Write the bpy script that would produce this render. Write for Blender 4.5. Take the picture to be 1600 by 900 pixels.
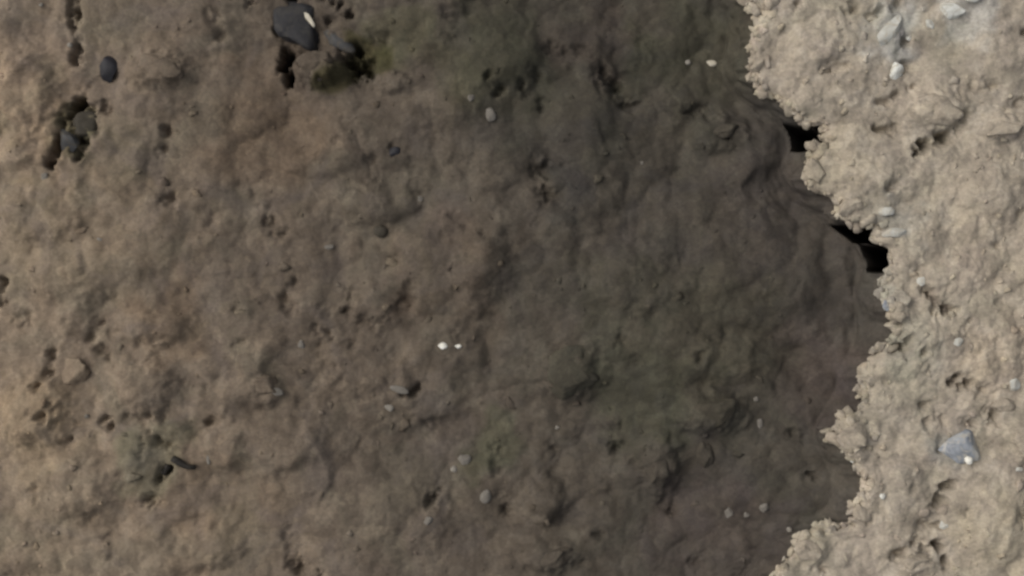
import bpy, bmesh, math, random
import numpy as np
from mathutils import Vector, Matrix

scene = bpy.context.scene
for o in list(bpy.data.objects):
    bpy.data.objects.remove(o)

# ------------------------------------------------------------------ camera
CAM_H = 2.0                       # metres above the bank, looking straight down
cam_d = bpy.data.cameras.new("camera")
cam = bpy.data.objects.new("camera", cam_d)
scene.collection.objects.link(cam)
cam.location = (0, 0, CAM_H)
cam.rotation_euler = (0, 0, 0)
cam_d.sensor_width = 36
cam_d.lens = 45                   # 1.6 m of bank across the frame
cam_d.clip_start = 0.05
cam_d.clip_end = 500
cam_d.dof.use_dof = True
cam_d.dof.focus_distance = 1.82
cam_d.dof.aperture_fstop = 1.8
scene.camera = cam

# ------------------------------------------------------------------ light
SUN_EL, SUN_AZ = 46.0, 158.0       # azimuth counted from +x towards +y
sd = Vector((math.cos(math.radians(SUN_EL)) * math.cos(math.radians(SUN_AZ)),
             math.cos(math.radians(SUN_EL)) * math.sin(math.radians(SUN_AZ)),
             math.sin(math.radians(SUN_EL))))
world = bpy.data.worlds.new("World")
scene.world = world
world.use_nodes = True
wn, wl = world.node_tree.nodes, world.node_tree.links
sky = wn.new("ShaderNodeTexSky")
sky.sky_type = 'NISHITA'
sky.sun_disc = False
sky.sun_elevation = math.radians(SUN_EL)
sky.sun_rotation = math.radians(90 - SUN_AZ)
sky.air_density = 1.0
sky.dust_density = 6.0
sky.ozone_density = 0.6
hs = wn.new("ShaderNodeHueSaturation")
hs.inputs["Saturation"].default_value = 0.35      # thin overcast: a nearly white sky
wl.new(sky.outputs[0], hs.inputs["Color"])
bg = wn["Background"]
wl.new(hs.outputs[0], bg.inputs[0])
bg.inputs[1].default_value = 0.125
sun_d = bpy.data.lights.new("sun", 'SUN')
sun_d.energy = 0.9
sun_d.angle = math.radians(70)
sun_d.color = (1.0, 0.94, 0.85)
sun = bpy.data.objects.new("sun", sun_d)
scene.collection.objects.link(sun)
sun.rotation_euler = sd.to_track_quat('Z', 'Y').to_euler()
sun.location = sd * 20

scene.view_settings.view_transform = 'Standard'
scene.view_settings.look = 'None'
scene.view_settings.exposure = 0.0
scene.view_settings.gamma = 1.0
scene.render.engine = 'CYCLES'
scene.cycles.filter_width = 2.2
scene.cycles.use_denoising = True
scene.cycles.max_bounces = 6

# ------------------------------------------------------------------ noise helpers
def _hash(ix, iy, seed):
    h = (ix.astype(np.int64) * 374761393 + iy.astype(np.int64) * 668265263 + seed * 1274126177) & 0xFFFFFFFF
    h = ((h ^ (h >> 13)) * 1274126177) & 0xFFFFFFFF
    h = h ^ (h >> 16)
    return (h & 0xFFFFFF) / float(0x1000000)

def vnoise(x, y, seed):
    ix, iy = np.floor(x), np.floor(y)
    fx, fy = x - ix, y - iy
    ux, uy = fx * fx * fx * (fx * (fx * 6 - 15) + 10), fy * fy * fy * (fy * (fy * 6 - 15) + 10)
    def g(i, j, dx, dy):
        a = _hash(i, j, seed) * 2 * np.pi
        return np.cos(a) * dx + np.sin(a) * dy
    n00, n10 = g(ix, iy, fx, fy), g(ix + 1, iy, fx - 1, fy)
    n01, n11 = g(ix, iy + 1, fx, fy - 1), g(ix + 1, iy + 1, fx - 1, fy - 1)
    return 1.4 * ((n00 * (1 - ux) + n10 * ux) * (1 - uy) + (n01 * (1 - ux) + n11 * ux) * uy)

def fbm(x, y, seed, octaves=4, gain=0.5):
    s, a = 0, 1.0
    for k in range(octaves):
        s = s + a * vnoise(x * 2 ** k, y * 2 ** k, seed + k * 17)
        a *= gain
    return s

def clods(x, y, size, seed, warp=0.35):
    """rounded soil clods: cells of uneven height with soft crevices between them"""
    u, v = x / size, y / size
    u = u + warp * fbm(u * 1.3, v * 1.3, seed + 5, 3)
    v = v + warp * fbm(u * 1.3 + 9.2, v * 1.3 - 4.1, seed + 6, 3)
    iu, iv = np.floor(u), np.floor(v)
    f1 = np.full(u.shape, 9.0); f2 = np.full(u.shape, 9.0); r = np.zeros(u.shape)
    for a in (-1, 0, 1):
        for b in (-1, 0, 1):
            ci, cj = iu + a, iv + b
            px = ci + 0.1 + 0.8 * _hash(ci, cj, seed); py = cj + 0.1 + 0.8 * _hash(ci, cj, seed + 1)
            d = np.hypot(px - u, py - v)
            near = d < f1
            f2 = np.where(near, f1, np.minimum(f2, d))
            r = np.where(near, _hash(ci, cj, seed + 2), r)
            f1 = np.where(near, d, f1)
    e = np.clip((f2 - f1) / 0.75, 0, 1)
    e = e * e * (3 - 2 * e)
    return (r - 0.5) * e + 0.27 * (e - 1) + 0.35 * (0.6 - f1)

def puffs(x, y, size, seed, warp=0.3):
    """soft rounded crumb clusters, domes that meet in creases"""
    u, v = x / size, y / size
    u = u + warp * fbm(u * 0.9, v * 0.9, seed + 5, 3)
    v = v + warp * fbm(u * 0.9 + 9.2, v * 0.9 - 4.1, seed + 6, 3)
    iu, iv = np.floor(u), np.floor(v)
    best = np.full(u.shape, -9.0)
    for a in (-1, 0, 1):
        for b in (-1, 0, 1):
            ci, cj = iu + a, iv + b
            px = ci + 0.05 + 0.9 * _hash(ci, cj, seed); py = cj + 0.05 + 0.9 * _hash(ci, cj, seed + 1)
            k = 0.55 + 0.9 * _hash(ci, cj, seed + 2)
            best = np.maximum(best, 0.75 * k - ((px - u) ** 2 + (py - v) ** 2) / k)
    return best

def sstep(a, b, t):
    t = np.clip((t - a) / (b - a), 0, 1)
    return t * t * (3 - 2 * t)

# ------------------------------------------------------------------ rim of the pit (pixels of the photograph, bank level)
RIM = [(1120,-120),(1150,-40),(1163,0),(1182,16),(1188,38),(1174,60),(1177,84),(1166,102),(1170,124),(1186,134),
       (1206,148),(1222,158),(1236,171),(1251,181),(1254,190),(1280,193),(1288,206),(1284,218),(1285,231),(1268,237),
       (1262,250),(1255,270),(1262,294),(1282,302),(1302,308),(1310,320),(1301,332),(1322,344),(1362,352),(1367,366),
       (1368,380),(1386,388),(1389,410),(1386,430),(1380,450),(1378,475),(1389,490),(1395,512),(1391,530),(1376,545),
       (1365,555),(1361,575),(1348,590),(1351,610),(1350,632),(1340,645),(1313,655),(1306,668),(1305,690),(1311,700),
       (1326,710),(1334,722),(1341,740),(1349,752),(1344,775),(1334,790),(1331,810),(1318,825),(1300,831),(1280,835),
       (1258,838),(1240,846),(1235,860),(1222,880),(1208,900),(1185,945),(1130,1040)]
_ry = np.array([-(p[1] - 450) / 1000 for p in RIM])[::-1]
_rx = np.array([(p[0] - 800) / 1000 for p in RIM])[::-1]

def rim_smooth(y):
    s = 0
    for k in range(-6, 7):
        s = s + np.interp(y + k * 0.018, _ry, _rx)
    return s / 13 - 1.2 * np.clip(np.abs(y) - 0.6, 0, 0.9) ** 2

def rim_x(y):
    base = np.interp(y, _ry, _rx) - 1.2 * np.clip(np.abs(y) - 0.6, 0, 0.9) ** 2
    j = 0.009 * vnoise(y / 0.024, y * 0 + 3.3, 71) + 0.0055 * vnoise(y / 0.009, y * 0 + 1.7, 72)
    return base + j

def pit_depth(x, y):
    """depth of the pit floor below the bank: deepest under the steep right side, rising to the left"""
    d = np.interp(x, [-2.1, -1.75, -1.35, -0.95, -0.4, 0.2, 0.5, 0.7, 2.0],
                  [0.0, 0.02, 0.045, 0.06, 0.07, 0.075, 0.06, 0.045, 0.045])
    return d * (1 - sstep(0.75, 1.7, np.abs(y)))

def px_pit(px, py):
    x = y = 0.0
    for _ in range(8):
        s = (CAM_H + float(pit_depth(np.array(x), np.array(y)))) / CAM_H / 1000
        x, y = (px - 800) * s, -(py - 450) * s
    return x, y, s * 1000

def px_bank(px, py):
    return (px - 800) / 1000, -(py - 450) / 1000, 1.0

# ------------------------------------------------------------------ hollows, cracks and lumps seen in the photograph
# (points in pixels, radius in pixels, depth in metres)
PIT_CARVE = [
    ([(121,-20),(119,12),(118,34),(122,60),(121,94)], 8, .054), ([(117,24),(118,32)], 7, .03), ([(120,84)], 7, .03), ([(112,36),(98,34)], 8, .02),
    ([(128,158),(119,168)], 9, .10), ([(126,162),(150,172),(172,170)], 5, .045), ([(112,178),(100,205),(93,235),(86,258)], 5, .075),
    ([(128,192),(138,206)], 20, .05), ([(134,228),(126,240)], 10, .07), ([(137,142)], 11, .03),
    ([(448,84),(444,104),(452,124)], 7, .14), ([(462,82),(478,60)], 20, .03), ([(436,30),(440,55)], 9, .05),
    ([(540,14),(546,22)], 7, .06), ([(508,2),(516,6)], 9, .05), ([(457,0)], 7, .06), ([(519,34)], 7, .04),
    ([(560,92),(566,106)], 20, .06), ([(548,112),(574,118)], 12, .05), ([(540,84),(543,100)], 6, .05),
    ([(588,60),(608,66)], 5, .03), ([(860,75),(905,82),(935,100),(944,118)], 9, .03), ([(936,120),(946,136),(962,134)], 13, .04),
    ([(962,146),(974,160),(992,168)], 11, .04), ([(1080,174),(1096,176)], 12, .045), ([(776,150),(780,140)], 9, .045),
    ([(766,128)], 5, .04), ([(813,136),(818,148)], 6, .04), ([(840,122),(837,118)], 6, .035), ([(844,160),(842,172)], 7, .03),
    ([(852,262),(856,305)], 22, .045), ([(1138,216),(1150,222)], 10, .03), ([(1196,168),(1180,196)], 14, .02),
    ([(262,205),(256,240)], 8, .035), ([(262,205),(276,212)], 6, .02), ([(272,302),(264,318)], 6, .045), ([(336,338),(330,350)], 9, .025),
    ([(374,285),(410,318),(424,340)], 12, .02), ([(424,340),(424,348)], 6, .035), ([(432,368),(444,362)], 5, .035),
    ([(520,226),(500,254)], 11, .022), ([(548,200),(565,220)], 14, .016), ([(582,252),(586,276),(570,300)], 9, .026),
    ([(612,238)], 8, .03), ([(640,246),(652,268),(655,300)], 12, .018), ([(620,402)], 12, .02), ([(700,340),(724,352)], 9, .02),
    ([(757,365)], 8, .03), ([(842,352)], 8, .02), ([(455,440),(446,468)], 9, .03), ([(452,484),(478,483)], 5, .03),
    ([(545,440),(548,470),(520,486),(500,486)], 12, .022), ([(540,486),(560,500),(585,506),(604,502)], 6, .035),
    ([(640,448),(642,468),(626,486)], 9, .035), ([(490,512),(514,516)], 8, .03), ([(516,526)], 7, .045), ([(502,536)], 7, .03),
    ([(550,534)], 8, .025), ([(505,548),(510,570),(530,590)], 12, .02), ([(10,440),(12,470)], 9, .04), ([(30,490),(54,496),(40,520)], 8, .03),
    ([(82,552),(78,585),(62,602)], 6, .045), ([(62,645),(78,650)], 8, .04), ([(95,632),(116,640),(106,660)], 11, .03),
    ([(125,668),(110,690)], 6, .045), ([(160,500),(155,515),(143,526)], 8, .035), ([(160,545),(172,565)], 11, .035),
    ([(155,470),(190,468)], 5, .02), ([(180,520)], 6, .02), ([(168,658),(172,662)], 7, .05), ([(185,660),(230,655),(258,648)], 7, .035),
    ([(235,670),(232,690)], 8, .03), ([(288,590),(272,610),(268,630)], 8, .02), ([(331,657)], 7, .04), ([(322,610)], 9, .02),
    ([(250,690),(262,694)], 5, .04), ([(228,706)], 5, .035), ([(262,728),(254,744)], 5, .05), ([(252,752)], 8, .035),
    ([(248,778),(238,784)], 9, .05), ([(230,782)], 8, .025), ([(60,765),(66,775)], 6, .02), ([(18,735)], 6, .03), ([(16,892)], 9, .03),
    ([(140,808),(150,806)], 9, .025), ([(168,840),(175,870)], 10, .015), ([(460,880),(490,892)], 13, .045), ([(450,830),(456,850)], 8, .02),
    ([(640,618),(648,606)], 6, .045), ([(673,658),(664,660)], 6, .03), ([(680,766),(676,786)], 6, .05), ([(775,700),(776,740)], 8, .026),
    ([(792,800)], 7, .045), ([(782,776)], 10, .025), ([(862,706)], 11, .028), ([(966,665)], 6, .035), ([(965,700),(966,712)], 6, .04),
    ([(1042,790),(1052,798)], 10, .035), ([(970,522),(970,534)], 7, .03), ([(1088,556),(1094,550)], 9, .03), ([(920,828),(936,834)], 5, .03),
    ([(904,874)], 7, .03), ([(1086,880),(1094,874)], 12, .03), ([(1228,678),(1246,680)], 10, .035), ([(1264,744)], 5, .045),
    ([(1336,762)], 12, .02), ([(1240,820),(1246,830)], 12, .02), ([(1190,460)], 10, .02),
    ([(690,25),(715,35)], 12, .02), ([(880,35)], 14, .015), ([(1010,70)], 14, .012), ([(990,560)], 13, .02), ([(590,820)], 12, .015),
    ([(340,30),(345,60)], 12, .03), ([(390,5)], 10, .04), ([(440,470)], 8, .02), ([(380,540)], 7, .03), ([(375,485)], 8, .02),
    ([(210,755)], 6, .02), ([(640,650)], 9, .015), ([(703,522),(722,528)], 8, .02), ([(700,560)], 9, .012)]
PIT_LUMP = [(250,112,60,30,.022),(500,112,34,26,.04),(70,330,70,60,.02),(40,150,60,70,.03),(60,640,60,60,.035),(230,600,60,50,.026),
            (250,510,60,30,.02),(100,430,50,40,.014),(890,580,55,45,.03),(1110,640,60,35,.03),(1030,725,35,50,.03),(1120,560,60,40,.014),
            (760,420,50,50,.014),(560,330,60,50,.012),(420,610,30,25,.014),(560,570,60,50,.014),(640,800,70,60,.015),(850,780,40,40,.02),
            (860,865,50,25,.022),(330,850,60,40,.015),(130,760,60,50,.016),(680,170,60,50,.012),(610,130,35,20,.016),(1010,440,80,50,.014),
            (1120,210,50,30,.018),(960,80,60,40,.012),(1290,560,50,60,.012),(1190,860,70,40,.02),(590,480,40,40,.018),(350,700,40,40,.012)]
BANK_CARVE = [
    ([(1430,236),(1440,228)], 8, .05), ([(1440,226),(1468,216),(1478,214)], 5, .034), ([(1478,212),(1498,194),(1506,182)], 8, .022),
    ([(1374,202),(1398,206)], 6, .026), ([(1372,164),(1392,156),(1400,150)], 6, .018), ([(1388,296),(1394,290)], 6, .024), ([(1412,105),(1424,104)], 4, .03),
    ([(1411,66)], 4, .028), ([(1423,138)], 4, .018), ([(1398,8),(1400,18)], 5, .026), ([(1356,30),(1372,20)], 5, .02), ([(1324,8),(1326,16)], 6, .02),
    ([(1284,107),(1325,108)], 4, .014), ([(1310,62)], 6, .012), ([(1520,136),(1552,138)], 8, .016), ([(1585,163),(1600,166)], 6, .014),
    ([(1597,48)], 6, .02), ([(1582,213)], 6, .016), ([(1486,90)], 5, .008), ([(1498,146)], 6, .012),
    ([(1442,456),(1450,460)], 7, .036), ([(1464,476),(1470,484)], 6, .042), ([(1488,488)], 6, .034), ([(1432,424)], 8, .01), ([(1510,505),(1508,515)], 4, .015),
    ([(1416,542),(1420,535)], 6, .036), ([(1400,546)], 5, .032), ([(1437,548)], 6, .02), ([(1454,578)], 7, .012),
    ([(1492,594),(1512,596)], 8, .046), ([(1520,604),(1534,618)], 9, .018), ([(1546,646)], 6, .036), ([(1556,660)], 8, .016),
    ([(1445,634),(1466,638)], 6, .018), ([(1450,660),(1470,655)], 6, .014), ([(1508,657),(1540,664)], 5, .02), ([(1380,632)], 7, .014),
    ([(1485,760),(1478,758)], 6, .038), ([(1462,784),(1470,780)], 5, .03), ([(1505,800)], 8, .016), ([(1590,802)], 7, .016),
    ([(1440,822),(1466,820)], 5, .018), ([(1395,870),(1410,858),(1432,852),(1446,856)], 7, .024), ([(1466,850),(1470,854)], 6, .04), ([(1478,880)], 5, .04),
    ([(1280,892)], 6, .025), ([(1355,810)], 5, .012), ([(1425,760)], 8, .01), ([(1555,385)], 6, .012), ([(1590,330)], 7, .012), ([(1240,10)], 6, .02),
    ([(1466,698),(1474,688)], 7, .02), ([(1560,475)], 6, .01), ([(1250,120)], 6, .008), ([(1435,840)], 5, .01)]
BANK_LUMP = [(1462,172,50,32,.018),(1562,202,42,22,.018),(1330,690,26,34,.012),(1300,410,60,60,.004),(1560,560,50,60,.014),(1450,520,40,30,.008),
             (1540,320,60,60,.01),(1420,700,50,60,.008),(1600,690,30,40,.02),(1430,878,28,22,.016),(1550,820,50,60,.012),(1270,860,30,22,.01),
             (1260,80,50,30,.01),(1490,430,50,30,.008),(1560,70,50,40,.008),(1350,760,30,40,.006),(1390,470,30,30,.008),(1400,580,50,20,.008)]

def prep(lst, conv):
    out = []
    for pts, r, d in lst:
        w = [conv(*p) for p in pts]
        out.append(([(a, b) for a, b, _ in w], max(r, 9) / 1000 * w[0][2], d))
    return out
PC, BC = prep(PIT_CARVE, px_pit), prep(BANK_CARVE, px_bank)
PL = [(*px_pit(a, b), rx, ry, h) for a, b, rx, ry, h in PIT_LUMP]
BL = [(*px_bank(a, b), rx, ry, h) for a, b, rx, ry, h in BANK_LUMP]

def features(x, y, carves, lumps, seed, carve_gain=1.0):
    shp = x.shape
    x, y = x.ravel(), y.ravel()
    out = np.zeros(x.shape)
    sel = np.nonzero((np.abs(x) < 1.3) & (np.abs(y) < 0.9))[0]
    if len(sel) == 0:
        return out.reshape(shp)
    xs, ys = x[sel], y[sel]
    wx = xs + 0.006 * fbm(xs / 0.024, ys / 0.028, seed, 4, 0.6)
    wy = ys + 0.006 * fbm(xs / 0.024 + 7, ys / 0.024 + 3, seed + 9, 4, 0.6)
    acc = np.zeros(len(sel))
    vary = np.clip(0.62 + 1.1 * fbm(xs / 0.022 + 3, ys / 0.022 + 11, seed + 21, 3), 0.1, 1.25)
    for lx, ly, s, rx, ry, h in lumps:
        m = (np.abs(wx - lx) < 2.2 * rx * s / 1000) & (np.abs(wy - ly) < 2.2 * ry * s / 1000)
        q = np.hypot((wx[m] - lx) / (rx * s / 1000), (wy[m] - ly) / (ry * s / 1000))
        acc[m] += h * (1 - sstep(0.35, 1.25, q))
    for pts, r, d in carves:
        bx = [p[0] for p in pts]; by = [p[1] for p in pts]
        m = np.nonzero((wx > min(bx) - 2 * r) & (wx < max(bx) + 2 * r) & (wy > min(by) - 2 * r) & (wy < max(by) + 2 * r))[0]
        if len(m) == 0:
            continue
        ax, ay = wx[m], wy[m]
        dm = np.full(len(m), 9.0)
        if len(pts) == 1:
            dm = np.hypot(ax - pts[0][0], ay - pts[0][1])
        for (x0, y0), (x1, y1) in zip(pts, pts[1:]):
            vx, vy = x1 - x0, y1 - y0
            t = np.clip(((ax - x0) * vx + (ay - y0) * vy) / (vx * vx + vy * vy + 1e-12), 0, 1)
            dm = np.minimum(dm, np.hypot(ax - x0 - t * vx, ay - y0 - t * vy))
        acc[m] -= ((carve_gain if d < 0.03 else 0.95) if carve_gain < 1 else 0.32 if d < 0.04 else 0.42 if d < 0.055 else 0.78) * d * vary[m] * (1 - sstep(0.0, 1.6 * r, dm))
    out[sel] = acc
    return out.reshape(shp)

def h_pit(x, y):
    h = 0.030 * fbm(x / 0.42, y / 0.42, 11, 3)
    h = h + 0.022 * clods(x, y, 0.17, 21) + 0.014 * puffs(x, y, 0.085, 31) + 0.0060 * puffs(x, y, 0.040, 41) + 0.0024 * puffs(x, y, 0.018, 51)
    h = h + 0.0006 * fbm(x / 0.012, y / 0.012, 61, 2)
    return h + features(x, y, PC, PL, 301, 1.0)

def h_bank(x, y):
    h = 0.012 * fbm(x / 0.35, y / 0.35, 111, 3)
    h = h + 0.014 * clods(x, y, 0.13, 121) + 0.012 * puffs(x, y, 0.062, 131) + 0.0052 * puffs(x, y, 0.030, 141) + 0.0015 * puffs(x, y, 0.014, 151)
    h = h + 0.0012 * fbm(x / 0.010, y / 0.010, 161, 2)
    return h + features(x, y, BC, BL, 401, 0.7)

def z_pit(x, y):
    x, y = np.atleast_1d(np.asarray(x, float)), np.atleast_1d(np.asarray(y, float))
    return -pit_depth(x, y) + h_pit(x, y)

def z_bank(x, y):
    x, y = np.atleast_1d(np.asarray(x, float)), np.atleast_1d(np.asarray(y, float))
    e = np.clip(x - rim_x(y), 0, None)
    return h_bank(x, y) - 0.014 * np.exp(-e / 0.008)

# ------------------------------------------------------------------ materials
def soil_material(name, dark, mid, light, olive, violet, rough, hue_amount, bump=0.22):
    m = bpy.data.materials.new(name)
    m.use_nodes = True
    n, l = m.node_tree.nodes, m.node_tree.links
    b = n["Principled BSDF"]
    b.inputs["Roughness"].default_value = rough
    b.inputs["Specular IOR Level"].default_value = 0.25
    tc = n.new("ShaderNodeTexCoord")
    def noise(scale, detail, rgh=0.55, dist=0.0):
        t = n.new("ShaderNodeTexNoise")
        t.inputs["Scale"].default_value = scale
        t.inputs["Detail"].default_value = detail
        t.inputs["Roughness"].default_value = rgh
        t.inputs["Distortion"].default_value = dist
        l.new(tc.outputs["Object"], t.inputs["Vector"])
        return t
    def ramp(src, stops):
        r = n.new("ShaderNodeValToRGB")
        e = r.color_ramp.elements
        while len(e) < len(stops):
            e.new(0.5)
        for el, (p, c) in zip(e, stops):
            el.position = p
            el.color = (*c, 1)
        l.new(src, r.inputs[0])
        return r
    def mix(fac, a, bb, mode='MIX'):
        x = n.new("ShaderNodeMix"); x.data_type = 'RGBA'; x.blend_type = mode
        if isinstance(fac, float): x.inputs["Factor"].default_value = fac
        else: l.new(fac, x.inputs["Factor"])
        l.new(a, x.inputs["A"])
        if isinstance(bb, tuple): x.inputs["B"].default_value = (*bb, 1)
        else: l.new(bb, x.inputs["B"])
        return x.outputs["Result"]
    base = ramp(noise(26, 5, 0.6, 0.6).outputs["Fac"], [(0.33, dark), (0.5, mid), (0.68, light)])
    fo = ramp(noise(5.5, 4, 0.6, 1.0).outputs["Fac"], [(0.48, (0, 0, 0)), (0.62, (hue_amount,) * 3)])
    fv = ramp(noise(7.7, 4, 0.6, 1.2).outputs["Fac"], [(0.50, (0, 0, 0)), (0.66, (hue_amount,) * 3)])
    c = mix(fo.outputs[0], base.outputs[0], olive)
    c = mix(fv.outputs[0], c, violet)
    for sc_, lo, hi in ((34, 0.86, 1.14), (85, 0.90, 1.10)):        # single soil aggregates differ in tone
        wv = n.new("ShaderNodeTexNoise"); wv.inputs["Scale"].default_value = sc_ * 1.2; wv.inputs["Detail"].default_value = 3
        l.new(tc.outputs["Object"], wv.inputs["Vector"])
        ad = n.new("ShaderNodeVectorMath"); ad.operation = 'MULTIPLY_ADD'
        ad.inputs[1].default_value = (1.1 / sc_,) * 3
        l.new(wv.outputs["Color"], ad.inputs[0]); l.new(tc.outputs["Object"], ad.inputs[2])
        vo = n.new("ShaderNodeTexVoronoi"); vo.inputs["Scale"].default_value = sc_
        l.new(ad.outputs[0], vo.inputs["Vector"])
        sp = n.new("ShaderNodeSeparateColor"); l.new(vo.outputs["Color"], sp.inputs[0])
        fc = ramp(sp.outputs[0], [(0.0, (lo, lo, lo * 1.01)), (1.0, (hi, hi, hi * 0.99))])
        c = mix(1.0, c, fc.outputs[0], 'MULTIPLY')
    grain = ramp(noise(210, 3, 0.6).outputs["Fac"], [(0.3, (0.82, 0.82, 0.82)), (0.7, (1.12, 1.12, 1.12))])
    c = mix(1.0, c, grain.outputs[0], 'MULTIPLY')
    at = n.new("ShaderNodeAttribute"); at.attribute_name = "soil_tint"
    c = mix(1.0, c, at.outputs["Color"], 'MULTIPLY')
    l.new(c, b.inputs["Base Color"])
    bp = n.new("ShaderNodeBump"); bp.inputs["Strength"].default_value = bump; bp.inputs["Distance"].default_value = 0.004
    l.new(noise(160, 4, 0.6).outputs["Fac"], bp.inputs["Height"])
    l.new(bp.outputs[0], b.inputs["Normal"])
    return m

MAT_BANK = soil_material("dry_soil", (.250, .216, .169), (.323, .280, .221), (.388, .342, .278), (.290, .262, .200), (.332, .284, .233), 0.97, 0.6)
MAT_PIT = soil_material("damp_soil_with_shade", (.078, .062, .046), (.096, .077, .058), (.114, .094, .072), (.082, .074, .055), (.086, .072, .064), 0.9, 0.45)  # damp soil, base colours darkened further to carry the pit's shade

def rock_material(name, col, col2, rough, scale=60, spec=0.4, dust=None):
    m = bpy.data.materials.new(name)
    m.use_nodes = True
    n, l = m.node_tree.nodes, m.node_tree.links
    b = n["Principled BSDF"]
    b.inputs["Roughness"].default_value = rough
    b.inputs["Specular IOR Level"].default_value = spec
    tc = n.new("ShaderNodeTexCoord")
    t = n.new("ShaderNodeTexNoise"); t.inputs["Scale"].default_value = scale; t.inputs["Detail"].default_value = 5
    l.new(tc.outputs["Object"], t.inputs["Vector"])
    r = n.new("ShaderNodeValToRGB")
    r.color_ramp.elements[0].position = 0.35; r.color_ramp.elements[0].color = (*col, 1)
    r.color_ramp.elements[1].position = 0.68; r.color_ramp.elements[1].color = (*col2, 1)
    l.new(t.outputs["Fac"], r.inputs[0])
    if dust:                     # soil still sticking to the stone
        t2 = n.new("ShaderNodeTexNoise"); t2.inputs["Scale"].default_value = 55; t2.inputs["Detail"].default_value = 6; t2.inputs["Distortion"].default_value = 1.5
        l.new(tc.outputs["Object"], t2.inputs["Vector"])
        r2 = n.new("ShaderNodeValToRGB"); r2.color_ramp.elements[0].position = 0.46; r2.color_ramp.elements[1].position = 0.60
        l.new(t2.outputs["Fac"], r2.inputs[0])
        mx = n.new("ShaderNodeMix"); mx.data_type = 'RGBA'
        l.new(r2.outputs[0], mx.inputs["Factor"]); l.new(r.outputs[0], mx.inputs["A"]); mx.inputs["B"].default_value = (*dust, 1)
        l.new(mx.outputs["Result"], b.inputs["Base Color"])
    else:
        l.new(r.outputs[0], b.inputs["Base Color"])
    bp = n.new("ShaderNodeBump"); bp.inputs["Strength"].default_value = 0.3; bp.inputs["Distance"].default_value = 0.002
    l.new(t.outputs["Fac"], bp.inputs["Height"]); l.new(bp.outputs[0], b.inputs["Normal"])
    return m

M = {
    'slate': rock_material("dark_slate", (.009, .009, .011), (.018, .0175, .020), 0.7, dust=(.026, .024, .022)),
    'flint': rock_material("black_flint", (.008, .008, .011), (.016, .015, .020), 0.65),
    'blue': rock_material("blue_grey_stone", (.13, .145, .17), (.33, .35, .37), 0.45, dust=(.33, .32, .29)),
    'grey': rock_material("grey_stone", (.034, .034, .034), (.062, .062, .062), 0.65, dust=(.07, .06, .045)),
    'white': rock_material("white_stone", (.52, .52, .47), (.66, .67, .63), 0.6, dust=(.42, .40, .34)),
    'pale': rock_material("pale_stone", (.36, .355, .315), (.50, .50, .46), 0.7, dust=(.36, .33, .27)),
    'quartz': rock_material("quartz", (.62, .60, .52), (.85, .84, .78), 0.2, spec=0.6),  # near-white base colour paints in the glint of the chips
    'cream': rock_material("cream_pebble", (.40, .36, .28), (.52, .48, .39), 0.7),
    'brown': rock_material("brown_pebble", (.030, .025, .017), (.046, .039, .026), 0.8, dust=(.05, .042, .030)),
    'dull': rock_material("dull_pebble", (.12, .108, .090), (.175, .160, .138), 0.75),
    'tan': rock_material("tan_pebble", (.17, .155, .13), (.24, .222, .19), 0.75),
    'twig': rock_material("dark_bark", (.012, .010, .008), (.024, .020, .015), 0.8, 120),
    'bank': MAT_BANK, 'pit': MAT_PIT,
}

# ------------------------------------------------------------------ mesh building
def link(name, me, mat, parent=None):
    o = bpy.data.objects.new(name, me)
    scene.collection.objects.link(o)
    if mat:
        me.materials.append(mat)
    o.parent = parent
    return o

def tag(o, label=None, cat=None, group=None, kind=None):
    if label: o["label"] = label
    if cat: o["category"] = cat
    if group: o["group"] = group
    if kind: o["kind"] = kind
    return o

def set_tint(me, col):
    a = me.color_attributes.new("soil_tint", 'FLOAT_COLOR', 'POINT')
    c = np.ones((len(me.vertices), 4), np.float32)
    c[:, :3] = col
    a.data.foreach_set("color", c.ravel())

def grid_mesh(name, X, Y, Z):
    ny, nx = X.shape
    co = np.stack([X, Y, Z], -1).reshape(-1, 3).astype(np.float32)
    idx = np.arange(ny * nx).reshape(ny, nx)
    q = np.stack([idx[:-1, :-1], idx[:-1, 1:], idx[1:, 1:], idx[1:, :-1]], -1).reshape(-1, 4)
    me = bpy.data.meshes.new(name)
    me.vertices.add(len(co)); me.vertices.foreach_set("co", co.ravel())
    me.loops.add(q.size); me.loops.foreach_set("vertex_index", q.ravel().astype(np.int32))
    me.polygons.add(len(q)); me.polygons.foreach_set("loop_start", np.arange(0, q.size, 4, dtype=np.int32))
    me.update(calc_edges=True)
    me.polygons.foreach_set("use_smooth", np.ones(len(q), bool))
    return me

def grow(start, first, far, n):
    """distances from start outwards to far, steps growing"""
    k = np.linspace(0, 1, n + 1)[1:]
    return start + (far - start) * (k ** 3.2) + first * np.arange(1, n + 1)

ys_in = np.arange(-0.72, 0.7201, 0.0022)
yo = grow(0.72, 0.004, 60, 46)
ys = np.concatenate([-yo[::-1], ys_in, yo])
XR, XS = rim_x(ys), rim_smooth(ys)
XM = sum(np.interp(ys + k * 0.008, _ry, _rx) for k in range(-4, 5)) / 9 - 1.2 * np.clip(np.abs(ys) - 0.6, 0, 0.9) ** 2
XB = XM - 0.034                                     # foot of the slope below the lip
NP, NW, NT = 620, 96, 190
xl_out = -grow(1.16, 0.004, 60, 44)[::-1]
t = np.linspace(0, 1, NP)
wt = sstep(0.9, 1.0, t)[None, :]
Xe = XB[:, None] * wt + (XS[:, None] - 0.034) * (1 - wt)
Xp = -1.16 + (Xe + 1.16) * t[None, :]
Xp = np.concatenate([np.repeat(xl_out[None, :], len(ys), 0), Xp], 1)
Yp = np.repeat(ys[:, None], Xp.shape[1], 1)
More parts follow.
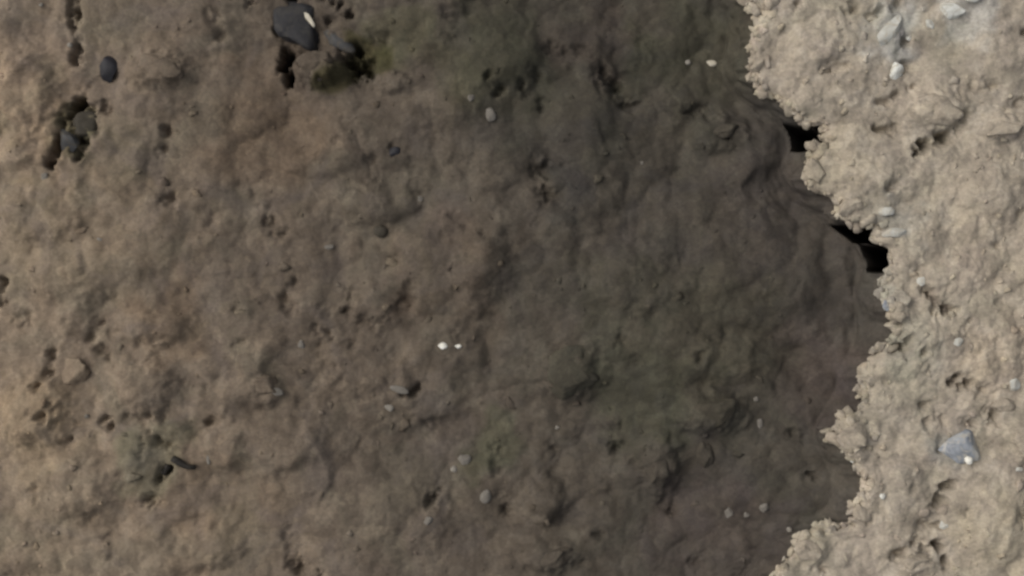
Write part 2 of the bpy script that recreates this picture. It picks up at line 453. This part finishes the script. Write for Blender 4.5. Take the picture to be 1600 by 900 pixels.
Zp = -pit_depth(Xp, Yp) + h_pit(Xp, Yp)
# steep side of the pit
q = 1 - (1 - np.linspace(0, 1, NW + 1)[1:]) ** 1.6
zb, zt = Zp[:, -1], z_bank(XR, ys)
Yw = np.repeat(ys[:, None], NW, 1)
Zw = zb[:, None] + (zt - zb)[:, None] * q[None, :]
jag = sstep(-0.03, -0.008, Zw - zt[:, None])
Xw = XB[:, None] + (XM - XB)[:, None] * q[None, :] + (XR - XM)[:, None] * jag
fade = sstep(0.0, 0.02, Zw - zb[:, None]) * sstep(0.0, 0.014, zt[:, None] - Zw)
Xw = Xw - fade * (0.010 * puffs(Yw, Zw, 0.03, 511) + 0.006 * puffs(Yw, Zw, 0.014, 513) - 0.006)
# hollows undercutting the lip where the photograph is black
for py, ry, q0, q1, deep in ((211, 18, 0.2, 0.5, 0.30), (364, 14, 0.15, 0.4, 0.30), (404, 19, 0.45, 0.65, 0.26)):
    yc = -(py - 450) / 1000
    my = 1 - sstep(0.7, 1.25, np.abs(Yw - yc + 0.004 * vnoise(Xw / 0.02, Yw / 0.02, 61)) / (ry / 1000))
    dz = deep * my * (sstep(q0, q1, q) * (1 - sstep(0.95, 0.995, q)))[None, :]
    Zw = Zw - dz
    Xw = Xw + 0.42 * dz
me = grid_mesh("pit", np.concatenate([Xp, Xw], 1), np.concatenate([Yp, Yw], 1), np.concatenate([Zp, Zw], 1))

# olive, violet-grey and ochre soil patches, some darkened to paint in pit shade (x, y, radius in pixels, multiplier)
PATCH = [(880,130,150,(.80,.82,.80)),(60,660,80,(1.15,1.14,1.1)),(760,90,110,(.86,.90,.81)),(1080,90,110,(.90,.94,.85)),(620,60,60,(.88,.95,.82)),(1130,520,120,(.95,.97,.90)),(960,480,80,(.94,.97,.90)),
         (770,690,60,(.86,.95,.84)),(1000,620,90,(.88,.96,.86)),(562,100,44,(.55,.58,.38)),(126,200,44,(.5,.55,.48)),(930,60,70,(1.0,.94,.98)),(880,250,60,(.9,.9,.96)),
         (1180,330,90,(.96,.94,.97)),(1010,400,110,(1.08,1.06,1.08)),(1270,600,90,(1.0,.93,.97)),(1130,850,120,(1.02,.96,1.02)),(700,420,110,(1.03,.98,.95)),
         (150,330,160,(1.03,1.02,.98)),(60,640,90,(1.05,1.04,1.0)),(280,490,70,(1.06,1.01,.96)),(40,170,120,(1.18,1.14,1.08)),(420,200,120,(1.04,.98,.92)),
         (860,300,45,(.8,.83,.86)),(480,40,80,(.8,.8,.8)),(1200,220,70,(.9,.9,.94)),(240,700,60,(.9,.98,.92)),(720,130,60,(1.02,1.02,.98)),
         (330,800,120,(1.05,1.02,.98)),(60,820,110,(1.06,1.06,1.04)),(160,40,60,(.95,.98,.96))]
vx = np.empty(len(me.vertices) * 3, np.float32); me.vertices.foreach_get("co", vx); vx = vx.reshape(-1, 3)
tint = np.ones((len(vx), 3))
sel = np.nonzero((np.abs(vx[:, 0]) < 1.4) & (np.abs(vx[:, 1]) < 1.0))[0]
wxn = vx[sel, 0] + 0.05 * fbm(vx[sel, 0] / 0.09, vx[sel, 1] / 0.09, 801, 4)
wyn = vx[sel, 1] + 0.05 * fbm(vx[sel, 0] / 0.09 + 5, vx[sel, 1] / 0.09 + 8, 811, 4)
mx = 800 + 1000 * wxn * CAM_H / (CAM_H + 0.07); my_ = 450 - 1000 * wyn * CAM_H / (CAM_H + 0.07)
u_ = mx - 0.22 * (my_ - 450)          # drier soil at left, plus painted pit shade, darker towards the right
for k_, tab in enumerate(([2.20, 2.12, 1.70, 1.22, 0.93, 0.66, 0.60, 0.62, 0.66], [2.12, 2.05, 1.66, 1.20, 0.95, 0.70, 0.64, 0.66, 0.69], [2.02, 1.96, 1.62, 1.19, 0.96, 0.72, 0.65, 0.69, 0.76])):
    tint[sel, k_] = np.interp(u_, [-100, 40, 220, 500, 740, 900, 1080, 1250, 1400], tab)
for px, py, r, c in PATCH:
    x, y, s = px_pit(px, py)
    w = 1 - sstep(0.55, 1.2, np.hypot(wxn - x, wyn - y) / (r * s / 1000))
    tint[sel] *= 1 + w[:, None] * (np.array(c) - 1)
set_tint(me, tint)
TPIT = tint.reshape(len(ys), -1, 3)
def pit_tint(x, y):
    r = min(int(np.searchsorted(ys, y)), len(ys) - 1)
    return TPIT[r, int(np.argmin(np.abs(Xp[r] - x)))]
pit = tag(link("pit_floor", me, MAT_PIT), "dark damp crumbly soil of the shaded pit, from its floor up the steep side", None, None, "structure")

# the bank, from the lip to the horizon
xo = grow(0.90, 0.004, 60, 44)
t = np.linspace(0, 1, NT) ** 1.15
wt = 1 - sstep(0, 0.3, t)[None, :]
Xe = XR[:, None] * wt + XS[:, None] * (1 - wt)
Xt = Xe + (0.90 - Xe) * t[None, :]
Xt = np.concatenate([Xt, np.repeat(xo[None, :], len(ys), 0)], 1)
Yt = np.repeat(ys[:, None], Xt.shape[1], 1)
Zt = h_bank(Xt, Yt) - 0.014 * np.exp(-np.clip(Xt - XR[:, None], 0, None) / 0.008)
me = grid_mesh("bank", Xt, Yt, Zt)
BPATCH = [(1392,58,52,(1.10,1.20,1.34)),(1508,18,56,(1.12,1.21,1.34)),(1475,700,45,(.88,.94,1.0)),(1400,350,40,(.95,1.0,1.07)),(1370,440,30,(.94,1.0,1.05)),
          (1420,550,50,(.93,.97,.98)),(1550,380,110,(1.05,1.04,1.02)),(1560,560,70,(1.08,1.05,1.02)),(1290,420,60,(.97,.97,.97)),(1560,830,80,(1.06,1.06,1.0)),(1440,790,60,(.93,.93,.93)),
          (1450,640,60,(.93,.94,.94)),(1520,140,50,(.92,.92,.92)),(1310,250,70,(1.0,1.0,.97))]
bt = np.ones((Xt.size, 3))
bx_, by_ = Xt.ravel(), Yt.ravel()
wbx = bx_ + 0.03 * fbm(bx_ / 0.05, by_ / 0.05, 821, 4); wby = by_ + 0.03 * fbm(bx_ / 0.05 + 5, by_ / 0.05, 831, 4)
for px, py, r, c in BPATCH:
    w = 1 - sstep(0.5, 1.25, np.hypot(wbx - (px - 800) / 1000, wby + (py - 450) / 1000) / (r / 1000))
    bt *= 1 + w[:, None] * (np.array(c) - 1)
set_tint(me, bt)
TBANK = bt.reshape(len(ys), -1, 3)
def bank_tint(x, y):
    r = min(int(np.searchsorted(ys, y)), len(ys) - 1)
    return TBANK[r, int(np.argmin(np.abs(Xt[r] - x)))]
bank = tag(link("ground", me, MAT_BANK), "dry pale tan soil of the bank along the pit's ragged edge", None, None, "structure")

# ------------------------------------------------------------------ stones, clods, twigs
def blob_mesh(name, w, h, th, seed, angular, rough, subdiv=3):
    """an irregular stone or clod, w x h across and th thick, with knocked-off flat faces"""
    rnd = random.Random(seed)
    bm = bmesh.new()
    bmesh.ops.create_icosphere(bm, subdivisions=subdiv, radius=1)
    planes = []
    for _ in range(angular):
        v = Vector((rnd.gauss(0, 1), rnd.gauss(0, 1), rnd.gauss(0.15, 0.7))).normalized()
        planes.append((v, rnd.uniform(0.62, 0.86) if angular < 9 else rnd.uniform(0.48, 0.8)))
    off = rnd.uniform(0, 50)
    from mathutils import noise as mn
    for v in bm.verts:
        p = v.co.copy()
        for nrm, d in planes:
            k = p.dot(nrm)
            if k > d:
                p -= nrm * (k - d) * 0.92
        q = p * 1.7 + Vector((off, off * 0.7, -off))
        p *= 1 + rough * (mn.noise(q) * 0.9 + 0.5 * mn.noise(q * 2.3) + 0.3 * mn.noise(q * 5))
        v.co = p
    xs = [v.co.x for v in bm.verts]; yy = [v.co.y for v in bm.verts]; zs = [v.co.z for v in bm.verts]
    cx, cy, cz = (max(xs) + min(xs)) / 2, (max(yy) + min(yy)) / 2, (max(zs) + min(zs)) / 2
    sx, sy, sz = w / (max(xs) - min(xs)), h / (max(yy) - min(yy)), th / (max(zs) - min(zs))
    for v in bm.verts:
        v.co = Vector(((v.co.x - cx) * sx, (v.co.y - cy) * sy, (v.co.z - cz) * sz))
    for f in bm.faces:
        f.smooth = True
    me = bpy.data.meshes.new(name)
    bm.to_mesh(me); bm.free()
    if angular >= 9 and rough < 0.2:
        me.set_sharp_from_angle(angle=math.radians(26))
    return me

_seed = [100]
def place(name, label, cat, px, py, w, h, rot, mat, where='pit', group=None, th=None, sink=0.4, angular=5, rough=0.10, tilt=(0, 0), tint=(1, 1, 1), subdiv=3):
    _seed[0] += 1
    x, y, s = (px_pit if where == 'pit' else px_bank)(px, py)
    w, h = w * s / 1000, h * s / 1000
    th = th * s / 1000 if th else 0.62 * min(w, h)
    # settle on the mean of the soil under it
    a = np.linspace(0, 2 * np.pi, 9)[:-1]
    f = z_pit if where == 'pit' else z_bank
    zz = float(np.mean(f(x + 0.42 * w * np.cos(a), y + 0.42 * h * np.sin(a))))
    me = blob_mesh(name, w, h, th, _seed[0], angular, rough, subdiv)
    if M[mat] in (MAT_BANK, MAT_PIT):
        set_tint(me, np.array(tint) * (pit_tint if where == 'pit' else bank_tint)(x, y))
    o = link(name, me, M[mat])
    o.location = (x, y, zz + th * (0.5 - sink))
    o.rotation_euler = (math.radians(tilt[0]), math.radians(tilt[1]), math.radians(rot))
    return tag(o, label, cat, group)

ST = [
 # --- on the bank
 ("blue_grey_stone", "largest smooth blue-grey stone half buried in the pale bank at lower right", "stone", 1496,698,66,54,15,'blue','bank',dict(th=34,sink=.6,angular=14,rough=.12)),
 ("glint_chip", "tiny bright white chip standing in for the glint on the blue-grey stone", "stone", 1506,716,13,14,30,'quartz','bank',dict(th=10,sink=-.9)),  # white piece in place of a glint on the stone
 ("white_stone", "broad flat white stone near the top right corner", "stone", 1482,20,40,27,-25,'white','bank',dict(th=18,sink=.5,angular=14,rough=.14)),
 ("white_stone", "white stone cut by the top edge of the photo, beside pale grey soil", "stone", 1514,0,28,16,10,'white','bank',dict(th=16,sink=.35)),
 ("pale_grey_stone", "elongated pale grey stone slanting on the bank above the small white pebble", "stone", 1390,52,32,58,-38,'pale','bank',dict(th=20,sink=.55,angular=14,rough=.14)),
 ("white_pebble", "small angular whitish pebble on the bank, below the slanting pale grey stone", "pebble", 1398,113,22,30,-10,'white','bank',dict(th=20,sink=.35,angular=7)),
 ("pale_pebble", "narrow pale pebble between the two large whitish stones at top right", "pebble", 1449,40,12,18,35,'pale','bank',dict(angular=10,sink=.45)),
 ("pale_pebble", "tiny cream pebble touching the right side of the slanting pale grey stone", "pebble", 1419,58,10,14,0,'pale','bank',dict(angular=10,sink=.45)),
 ("pale_grey_stone", "squarish pale stone at the lip above the long black notch", "stone", 1381,331,25,15,-3,'pale','bank',dict(th=16,sink=.35,angular=8)),
 ("pale_grey_stone", "flat oblong pale stone at the lip beside the long black notch", "stone", 1394,364,40,15,4,'pale','bank',dict(th=14,sink=.4,angular=8)),
 ("cream_pebble", "pale yellowish pebble in the middle of the bank, between dark cracks", "pebble", 1493,534,17,14,20,'pale','bank',dict(angular=10,sink=.45)),
 ("cream_pebble", "small pale pebble to the right of the blue-grey stone", "pebble", 1590,732,12,9,0,'pale','bank',dict(angular=10,sink=.45)),
 ("cream_pebble", "pale pebble at the right edge of the bank, above the blue-grey stone", "pebble", 1580,600,20,20,40,'pale','bank',dict(angular=10,sink=.5)),
 ("cream_pebble", "small pale pebble beside the three dark crumb holes on the bank", "pebble", 1437,440,13,14,10,'pale','bank',dict(angular=10,sink=.455)),
 ("cream_pebble", "tiny whitish pebble on the bank near the lower lip", "pebble", 1376,774,9,9,10,'white','bank',dict(sink=.3)),
 ("cream_pebble", "tiny whitish pebble perched on the lip under the jutting clod", "pebble", 1331,719,8,8,10,'white','bank',dict(sink=.3)),
 ("cream_pebble", "pale pebble low on the bank, right of the bottom lip clod", "pebble", 1475,820,18,16,30,'pale','bank',dict(angular=10,sink=.5)),
 ("grey_stone", "small grey-blue stone on the lip, left of the cream pebble", "stone", 1381,477,14,18,0,'blue','bank',dict(sink=.45)),
 # --- in the pit
 ("dark_slate", "large dark slate stone in the pit near the top, with a pale streak", "stone", 472,42,80,96,28,'slate','pit',dict(th=44,sink=.62,angular=12,rough=.3)),
 ("highlight_streak", "thin bright white chip on the upper right flank of the dark slate", "stone", 486,34,8,28,34,'cream','pit',dict(th=8,sink=-1.0,angular=9)),  # pale sliver shaped as the slate's highlight
 ("dark_slate", "flat charcoal stone between the large slate and the olive hollow", "stone", 530,66,60,26,-38,'grey','pit',dict(th=20,sink=.6,angular=7,)),
 ("black_flint", "small pointed black flint alone near the top left of the pit", "stone", 174,107,32,46,14,'flint','pit',dict(th=24,sink=.5,angular=14)),
 ("grey_stone", "angular mid-grey stone wedged in the dark crevice at the left of the pit", "stone", 114,222,30,42,8,'grey','pit',dict(th=34,sink=.3,angular=14)),
 ("dark_stone", "rounded olive-black stone overhanging the left crevice, above the grey stone", "stone", 134,196,42,46,0,'brown','pit',dict(th=26,sink=.6,angular=12,rough=.25)),
 ("quartz_chip", "bright quartz chip near the middle of the photo, larger of the glinting pair", "stone", 693,540,15,11,-25,'quartz','pit',dict(sink=.45,angular=9,rough=.2)),
 ("quartz_chip", "bright quartz chip near the middle of the photo, smaller one of the glinting pair", "stone", 716,541,11,7,0,'quartz','pit',dict(sink=.45,angular=9,rough=.2)),
 ("pale_chip", "flat dull pale chip beside a short dark groove, below the glinting pair", "stone", 625,608,30,12,-10,'dull','pit',dict(th=9,sink=.3,angular=7)),
 ("pale_chip", "small light pebble just below the flat dull pale chip", "pebble", 608,637,15,11,-15,'tan','pit',dict(sink=.3)),
 ("brown_pebble", "round dark brown pebble in the middle left of the pit", "pebble", 595,361,23,22,20,'brown','pit',dict(sink=.3,angular=2)),
 ("grey_pebble", "dark bluish pebble above the round brown pebble", "pebble", 618,238,20,15,20,'flint','pit',dict(sink=.5)),
 ("white_pebble", "brightest whitish pebble in the shade at the top, closest to the lip", "pebble", 1112,99,17,10,-10,'cream','pit',dict(sink=.25)),
 ("white_pebble", "tiny whitish pebble left of the brightest one in the top shade", "pebble", 1074,98,9,8,0,'tan','pit',dict(sink=.25)),
 ("pale_pebble", "upper of two dull pale pebbles in the olive soil at top centre", "pebble", 737,157,12,12,0,'dull','pit',dict(sink=.45,angular=10)),
 ("pale_pebble", "lower, larger of two dull pale pebbles in the olive soil at top centre", "pebble", 767,182,16,22,15,'dull','pit',dict(sink=.35)),
 ("pale_pebble", "rightmost of three pale pebbles in a row near the bottom of the pit", "pebble", 1191,790,16,16,0,'dull','pit',dict(sink=.45,angular=10)),
 ("pale_pebble", "middle and smallest of three pale pebbles in a row near the bottom of the pit", "pebble", 1165,802,10,9,0,'dull','pit',dict(sink=.45,angular=10)),
 ("pale_pebble", "leftmost of three pale pebbles in a row near the bottom of the pit", "pebble", 1137,799,13,16,20,'dull','pit',dict(sink=.45,angular=10)),
 ("pale_pebble", "tiny light pebble below the row of three pale pebbles", "pebble", 1228,823,9,9,0,'tan','pit',dict(sink=.3)),
 ("pale_pebble", "upright pale pebble in olive soil, left of the jutting lip clod", "pebble", 1184,660,9,16,0,'dull','pit',dict(sink=.35)),
 ("pale_pebble", "tiny pale pebble just above the upright one in the olive soil", "pebble", 1178,622,8,8,0,'dull','pit',dict(sink=.35)),
 ("pale_pebble", "light pebble with a larger dull lump at its upper right, lower centre", "pebble", 709,733,11,11,0,'tan','pit',dict(sink=.3)),
 ("grey_pebble", "dull grey pebble touching the light pebble, lower centre", "pebble", 726,718,22,18,20,'dull','pit',dict(sink=.55)),
 ("pale_pebble", "slanting pale pebble under a short dark hollow, lower centre", "pebble", 671,810,12,17,-35,'dull','pit',dict(sink=.45,angular=10)),
 ("pale_pebble", "pinkish pale stone lump left of the lower olive hollow", "pebble", 758,774,20,26,0,'dull','pit',dict(sink=.6)),
 ("pale_pebble", "tiny light pebble on the shadowed lump right of centre", "pebble", 871,669,8,6,0,'tan','pit',dict(sink=.2)),
 ("pale_pebble", "tiny light pebble beside the dark top left crevice", "pebble", 109,70,9,8,0,'tan','pit',dict(sink=.3)),
 ("pale_pebble", "tiny light pebble at the upper left corner", "pebble", 65,8,7,6,0,'tan','pit',dict(sink=.3)),
 ("pale_pebble", "light pebble at the foot of the left crevice, below the grey stone", "pebble", 76,278,11,13,0,'dull','pit',dict(sink=.45,angular=10)),
 ("pale_pebble", "tiny light pebble lower left, on the ledge between dark cracks", "pebble", 140,649,8,7,0,'dull','pit',dict(sink=.2)),
 ("pale_pebble", "tiny light pebble left of centre, below the long left crevice", "pebble", 164,375,9,5,-20,'tan','pit',dict(sink=.2)),
 ("pale_pebble", "oblong dull pale chip left of centre, beside another fainter lump", "pebble", 513,386,17,8,8,'dull','pit',dict(sink=.35)),
 ("pale_chip", "flat pale chip left of centre, with a dark nick at its right end", "stone", 436,609,26,13,-22,'dull','pit',dict(th=9,sink=.4,angular=6)),
 ("pale_pebble", "pale pebble standing near the lower left twigs", "pebble", 329,716,7,16,4,'dull','pit',dict(sink=.4)),
 ("pale_pebble", "small pale pebble left of centre, in the brown soil", "pebble", 472,538,11,15,0,'dull','pit',dict(sink=.55)),
 ("pale_pebble", "tiny pale pebble in the shade below the dark streak", "pebble", 1002,256,6,6,0,'dull','pit',dict(sink=.45,angular=10)),
 ("pale_pebble", "tiny pale pebble right of the round brown pebble", "pebble", 657,311,9,10,0,'dull','pit',dict(sink=.4)),
]
for nm, lb, ct, px, py, w, h, r, mt, wh, kw in ST:
    place(nm, lb, ct, px, py, w, h, r, mt, wh, **kw)

CL = [
 ("largest soil clod jutting from the lip into the pit, lower right", 1328,680,46,44,0,'bank',dict(th=34,sink=.45)),
 ("soil clod on the bottom lip, leftmost lump of the pale bank", 1262,858,44,36,20,'bank',dict(th=26,sink=.5)),
 ("broad rounded clod above the long curved crack on the bank", 1462,174,78,52,-15,'bank',dict(th=34,sink=.6)),
 ("oblong clod near the right edge, to the right of the curved crack", 1562,200,72,32,5,'bank',dict(th=28,sink=.55)),
 ("pale clod under the small arch-shaped crack at the bottom of the bank", 1428,876,44,28,10,'bank',dict(th=24,sink=.5)),
 ("rounded clod on the lip between the two black notches", 1325,320,44,32,20,'bank',dict(th=26,sink=.5)),
 ("small clod on the lip just under the upper black notch", 1272,268,32,42,0,'bank',dict(th=24,sink=.5)),
 ("small crumbly clod on the lip at the very top", 1186,100,30,34,0,'bank',dict(th=24,sink=.55)),
 ("clod on the right edge of the photo beside the blue-grey stone", 1594,690,40,60,0,'bank',dict(th=30,sink=.6)),
 ("low clod on the lip left of the cream pebble in mid bank", 1404,468,36,34,0,'bank',dict(th=24,sink=.6)),
 ("clod right of the dark oval hole on the bank", 1566,632,40,24,-10,'bank',dict(th=22,sink=.5)),
 ("small clod on the lower lip above the bottom lump", 1345,800,28,32,15,'bank',dict(th=20,sink=.5)),
 ("tan clod between the slate stone and the olive hollow", 497,108,56,46,0,'pit',dict(th=34,sink=.5)),
 ("tan ledge-like clod right of the pointed black flint", 262,112,72,40,-8,'pit',dict(th=28,sink=.6)),
 ("large brown clod right of centre with a shadowed foot", 893,578,84,78,20,'pit',dict(th=40,sink=.62)),
 ("violet-grey clod in the lower right of the pit, beside olive soil", 1108,640,80,46,25,'pit',dict(th=30,sink=.6)),
 ("pale wedge-shaped clod pointing down, lower right of the pit", 1098,708,26,46,18,'pit',dict(th=24,sink=.5)),
 ("greenish clod low in the pit beside the wedge-shaped clod", 1028,728,50,64,0,'pit',dict(th=34,sink=.6)),
 ("olive-grey clod at the bottom edge, right of centre", 862,866,70,30,6,'pit',dict(th=26,sink=.55)),
 ("ochre clod at far left, bordered by jagged dark cracks", 118,580,52,44,0,'pit',dict(th=28,sink=.6)),
 ("small clod left of the flat pale chip, left of centre", 420,600,44,34,-15,'pit',dict(th=26,sink=.55)),
 ("small ruddy clod at the right of the dark slanting streak", 1128,206,46,26,8,'pit',dict(th=24,sink=.5)),
]
for lb, px, py, w, h, r, wh, kw in CL:
    k = random.Random(px).uniform(0.95, 1.07)
    place("soil_clod", lb, "clod", px, py, w, h, r, wh, wh, group="larger clods of soil", angular=9, rough=0.2, tint=(k, k, k), subdiv=4, **kw)

def twig(label, pts, r, where='pit'):
    conv = px_pit if where == 'pit' else px_bank
    f = z_pit if where == 'pit' else z_bank
    bm = bmesh.new()
    rings = []
    P = []
    for i, (a, b) in enumerate(pts):
        x, y, s = conv(a, b)
        P.append(Vector((x, y, 0)))
    zs = [float(f(p.x, p.y)[0]) for p in P]
    top = max(zs)
    for p, z in zip(P, zs):
        p.z = 0.5 * z + 0.5 * top + r * 0.6
    for i, p in enumerate(P):
        d = (P[min(i + 1, len(P) - 1)] - P[max(i - 1, 0)]).normalized()
        u = d.cross(Vector((0, 0, 1))).normalized(); v = d.cross(u)
        rr = r * (1.0 - 0.35 * i / (len(P) - 1)) * (0.9 + 0.2 * ((i * 7) % 3) / 2)
        rings.append([bm.verts.new(p + (u * math.cos(k * math.pi / 4) + v * math.sin(k * math.pi / 4)) * rr) for k in range(8)])
    for a, b in zip(rings, rings[1:]):
        for k in range(8):
            bm.faces.new((a[k], a[(k + 1) % 8], b[(k + 1) % 8], b[k]))
    bm.faces.new(rings[0][::-1]); bm.faces.new(rings[-1])
    bmesh.ops.recalc_face_normals(bm, faces=bm.faces)
    c = sum(P, Vector()) / len(P)
    for v in bm.verts: v.co -= c
    for fc in bm.faces: fc.smooth = True
    me = bpy.data.meshes.new("twig"); bm.to_mesh(me); bm.free()
    o = link("twig", me, M['twig']); o.location = c
    return tag(o, label, "twig", "dark twigs in the lower left of the pit")
twig("dark bent twig lying above the chain of small hollows, lower left", [(272,714),(280,719),(288,724),(296,728),(308,728)], 0.0062)
twig("short dark twig stub pointing down, left of the bent twig", [(265,726),(260,733),(256,740)], 0.0062)

# ------------------------------------------------------------------ loose crumbs, too many and too small to count
def crumbs(name, label, n, seed, where, smin, smax):
    rs = np.random.RandomState(seed)
    base = []
    for k in range(6):
        m_ = blob_mesh("c", 1, 1, 0.8, seed + k, 11, 0.5, 2)
        co = np.empty(len(m_.vertices) * 3); m_.vertices.foreach_get("co", co)
        fa = np.array([p.vertices[:] for p in m_.polygons])
        base.append((co.reshape(-1, 3), fa)); bpy.data.meshes.remove(m_)
    y = rs.uniform(-0.66, 0.66, n)
    if where == 'pit':
        x = rs.uniform(-1.12, 1, n) * 0 + -1.12 + rs.uniform(0, 1, n) * (rim_smooth(y) - 0.06 + 1.12)
        dens = fbm(x / 0.15, y / 0.15, seed, 3) + rs.uniform(-0.7, 0.7, n)
    else:
        y = rs.uniform(-0.52, 0.52, n)
        e = rs.uniform(0, 1, n)
        e = np.where(rs.uniform(0, 1, n) < 0.14, e ** 2 * 0.05, e * 0.45)
        x = np.minimum(rim_x(y) + 0.001 + e, 0.88)
        dens = fbm(x / 0.12, y / 0.12, seed, 3) + rs.uniform(-0.7, 0.7, n)
    keep = dens > -0.15
    x, y = x[keep], y[keep]
    lip = np.zeros(len(x), bool)
    if where == 'bank':                                   # crumbs hanging on along the broken lip
        seg = np.hypot(np.diff(_rx), np.diff(_ry)); cum = np.concatenate([[0], np.cumsum(seg)])
        a_ = rs.uniform(0, cum[-1], 440)
        lx, ly = np.interp(a_, cum, _rx) + rs.normal(0.006, 0.005, 440), np.interp(a_, cum, _ry) + rs.normal(0, 0.004, 440)
        ok = np.abs(ly) < 0.6
        for yn, rn in ((0.239, 0.017), (0.086, 0.014), (0.046, 0.014)):
            ok &= (np.abs(ly - yn) > rn) | (lx > rim_x(ly))
        x, y = np.concatenate([x, lx[ok]]), np.concatenate([y, ly[ok]])
        lip = np.concatenate([lip, np.ones(ok.sum(), bool)])
    z = (z_pit if where == 'pit' else z_bank)(np.maximum(x, rim_x(y) + 0.004) if where == 'bank' else x, y)
    V, F, T, o_ = [], [], [], 0
    for i in range(len(x)):
        co, fa = base[rs.randint(6)]
        s = smin * (smax / smin) ** (rs.uniform() ** 2.2)
        if lip[i]:
            s = 0.006 + 0.020 * rs.uniform() ** 1.7
        a = rs.uniform(0, 6.28)
        c, sn = math.cos(a), math.sin(a)
        p = co * (s * rs.uniform(0.8, 1.6), s * rs.uniform(0.6, 1.1), s * rs.uniform(0.5, 0.9))
        p = np.stack([p[:, 0] * c - p[:, 1] * sn, p[:, 0] * sn + p[:, 1] * c, p[:, 2]], 1) + (x[i], y[i], z[i] - (0.18 if lip[i] else 0.02) * s)
        V.append(p); F.append(fa + o_); o_ += len(co)
        k = rs.uniform(0.88, 1.13)
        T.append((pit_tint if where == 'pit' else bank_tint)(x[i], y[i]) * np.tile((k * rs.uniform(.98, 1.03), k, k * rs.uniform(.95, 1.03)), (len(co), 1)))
    V, F, T = np.concatenate(V).astype(np.float32), np.concatenate(F).astype(np.int32), np.concatenate(T)
    me = bpy.data.meshes.new(name)
    me.vertices.add(len(V)); me.vertices.foreach_set("co", V.ravel())
    me.loops.add(F.size); me.loops.foreach_set("vertex_index", F.ravel())
    me.polygons.add(len(F)); me.polygons.foreach_set("loop_start", np.arange(0, F.size, 3, dtype=np.int32))
    me.update(calc_edges=True)
    me.polygons.foreach_set("use_smooth", np.ones(len(F), bool))
    set_tint(me, T)
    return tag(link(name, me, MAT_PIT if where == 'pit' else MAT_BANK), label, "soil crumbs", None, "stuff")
crumbs("soil_crumbs", "fine pale soil crumbs strewn over the dry bank and its lip", 800, 7, 'bank', 0.004, 0.020)
crumbs("soil_crumbs", "fine dark soil crumbs strewn over the damp pit floor", 700, 8, 'pit', 0.005, 0.020)
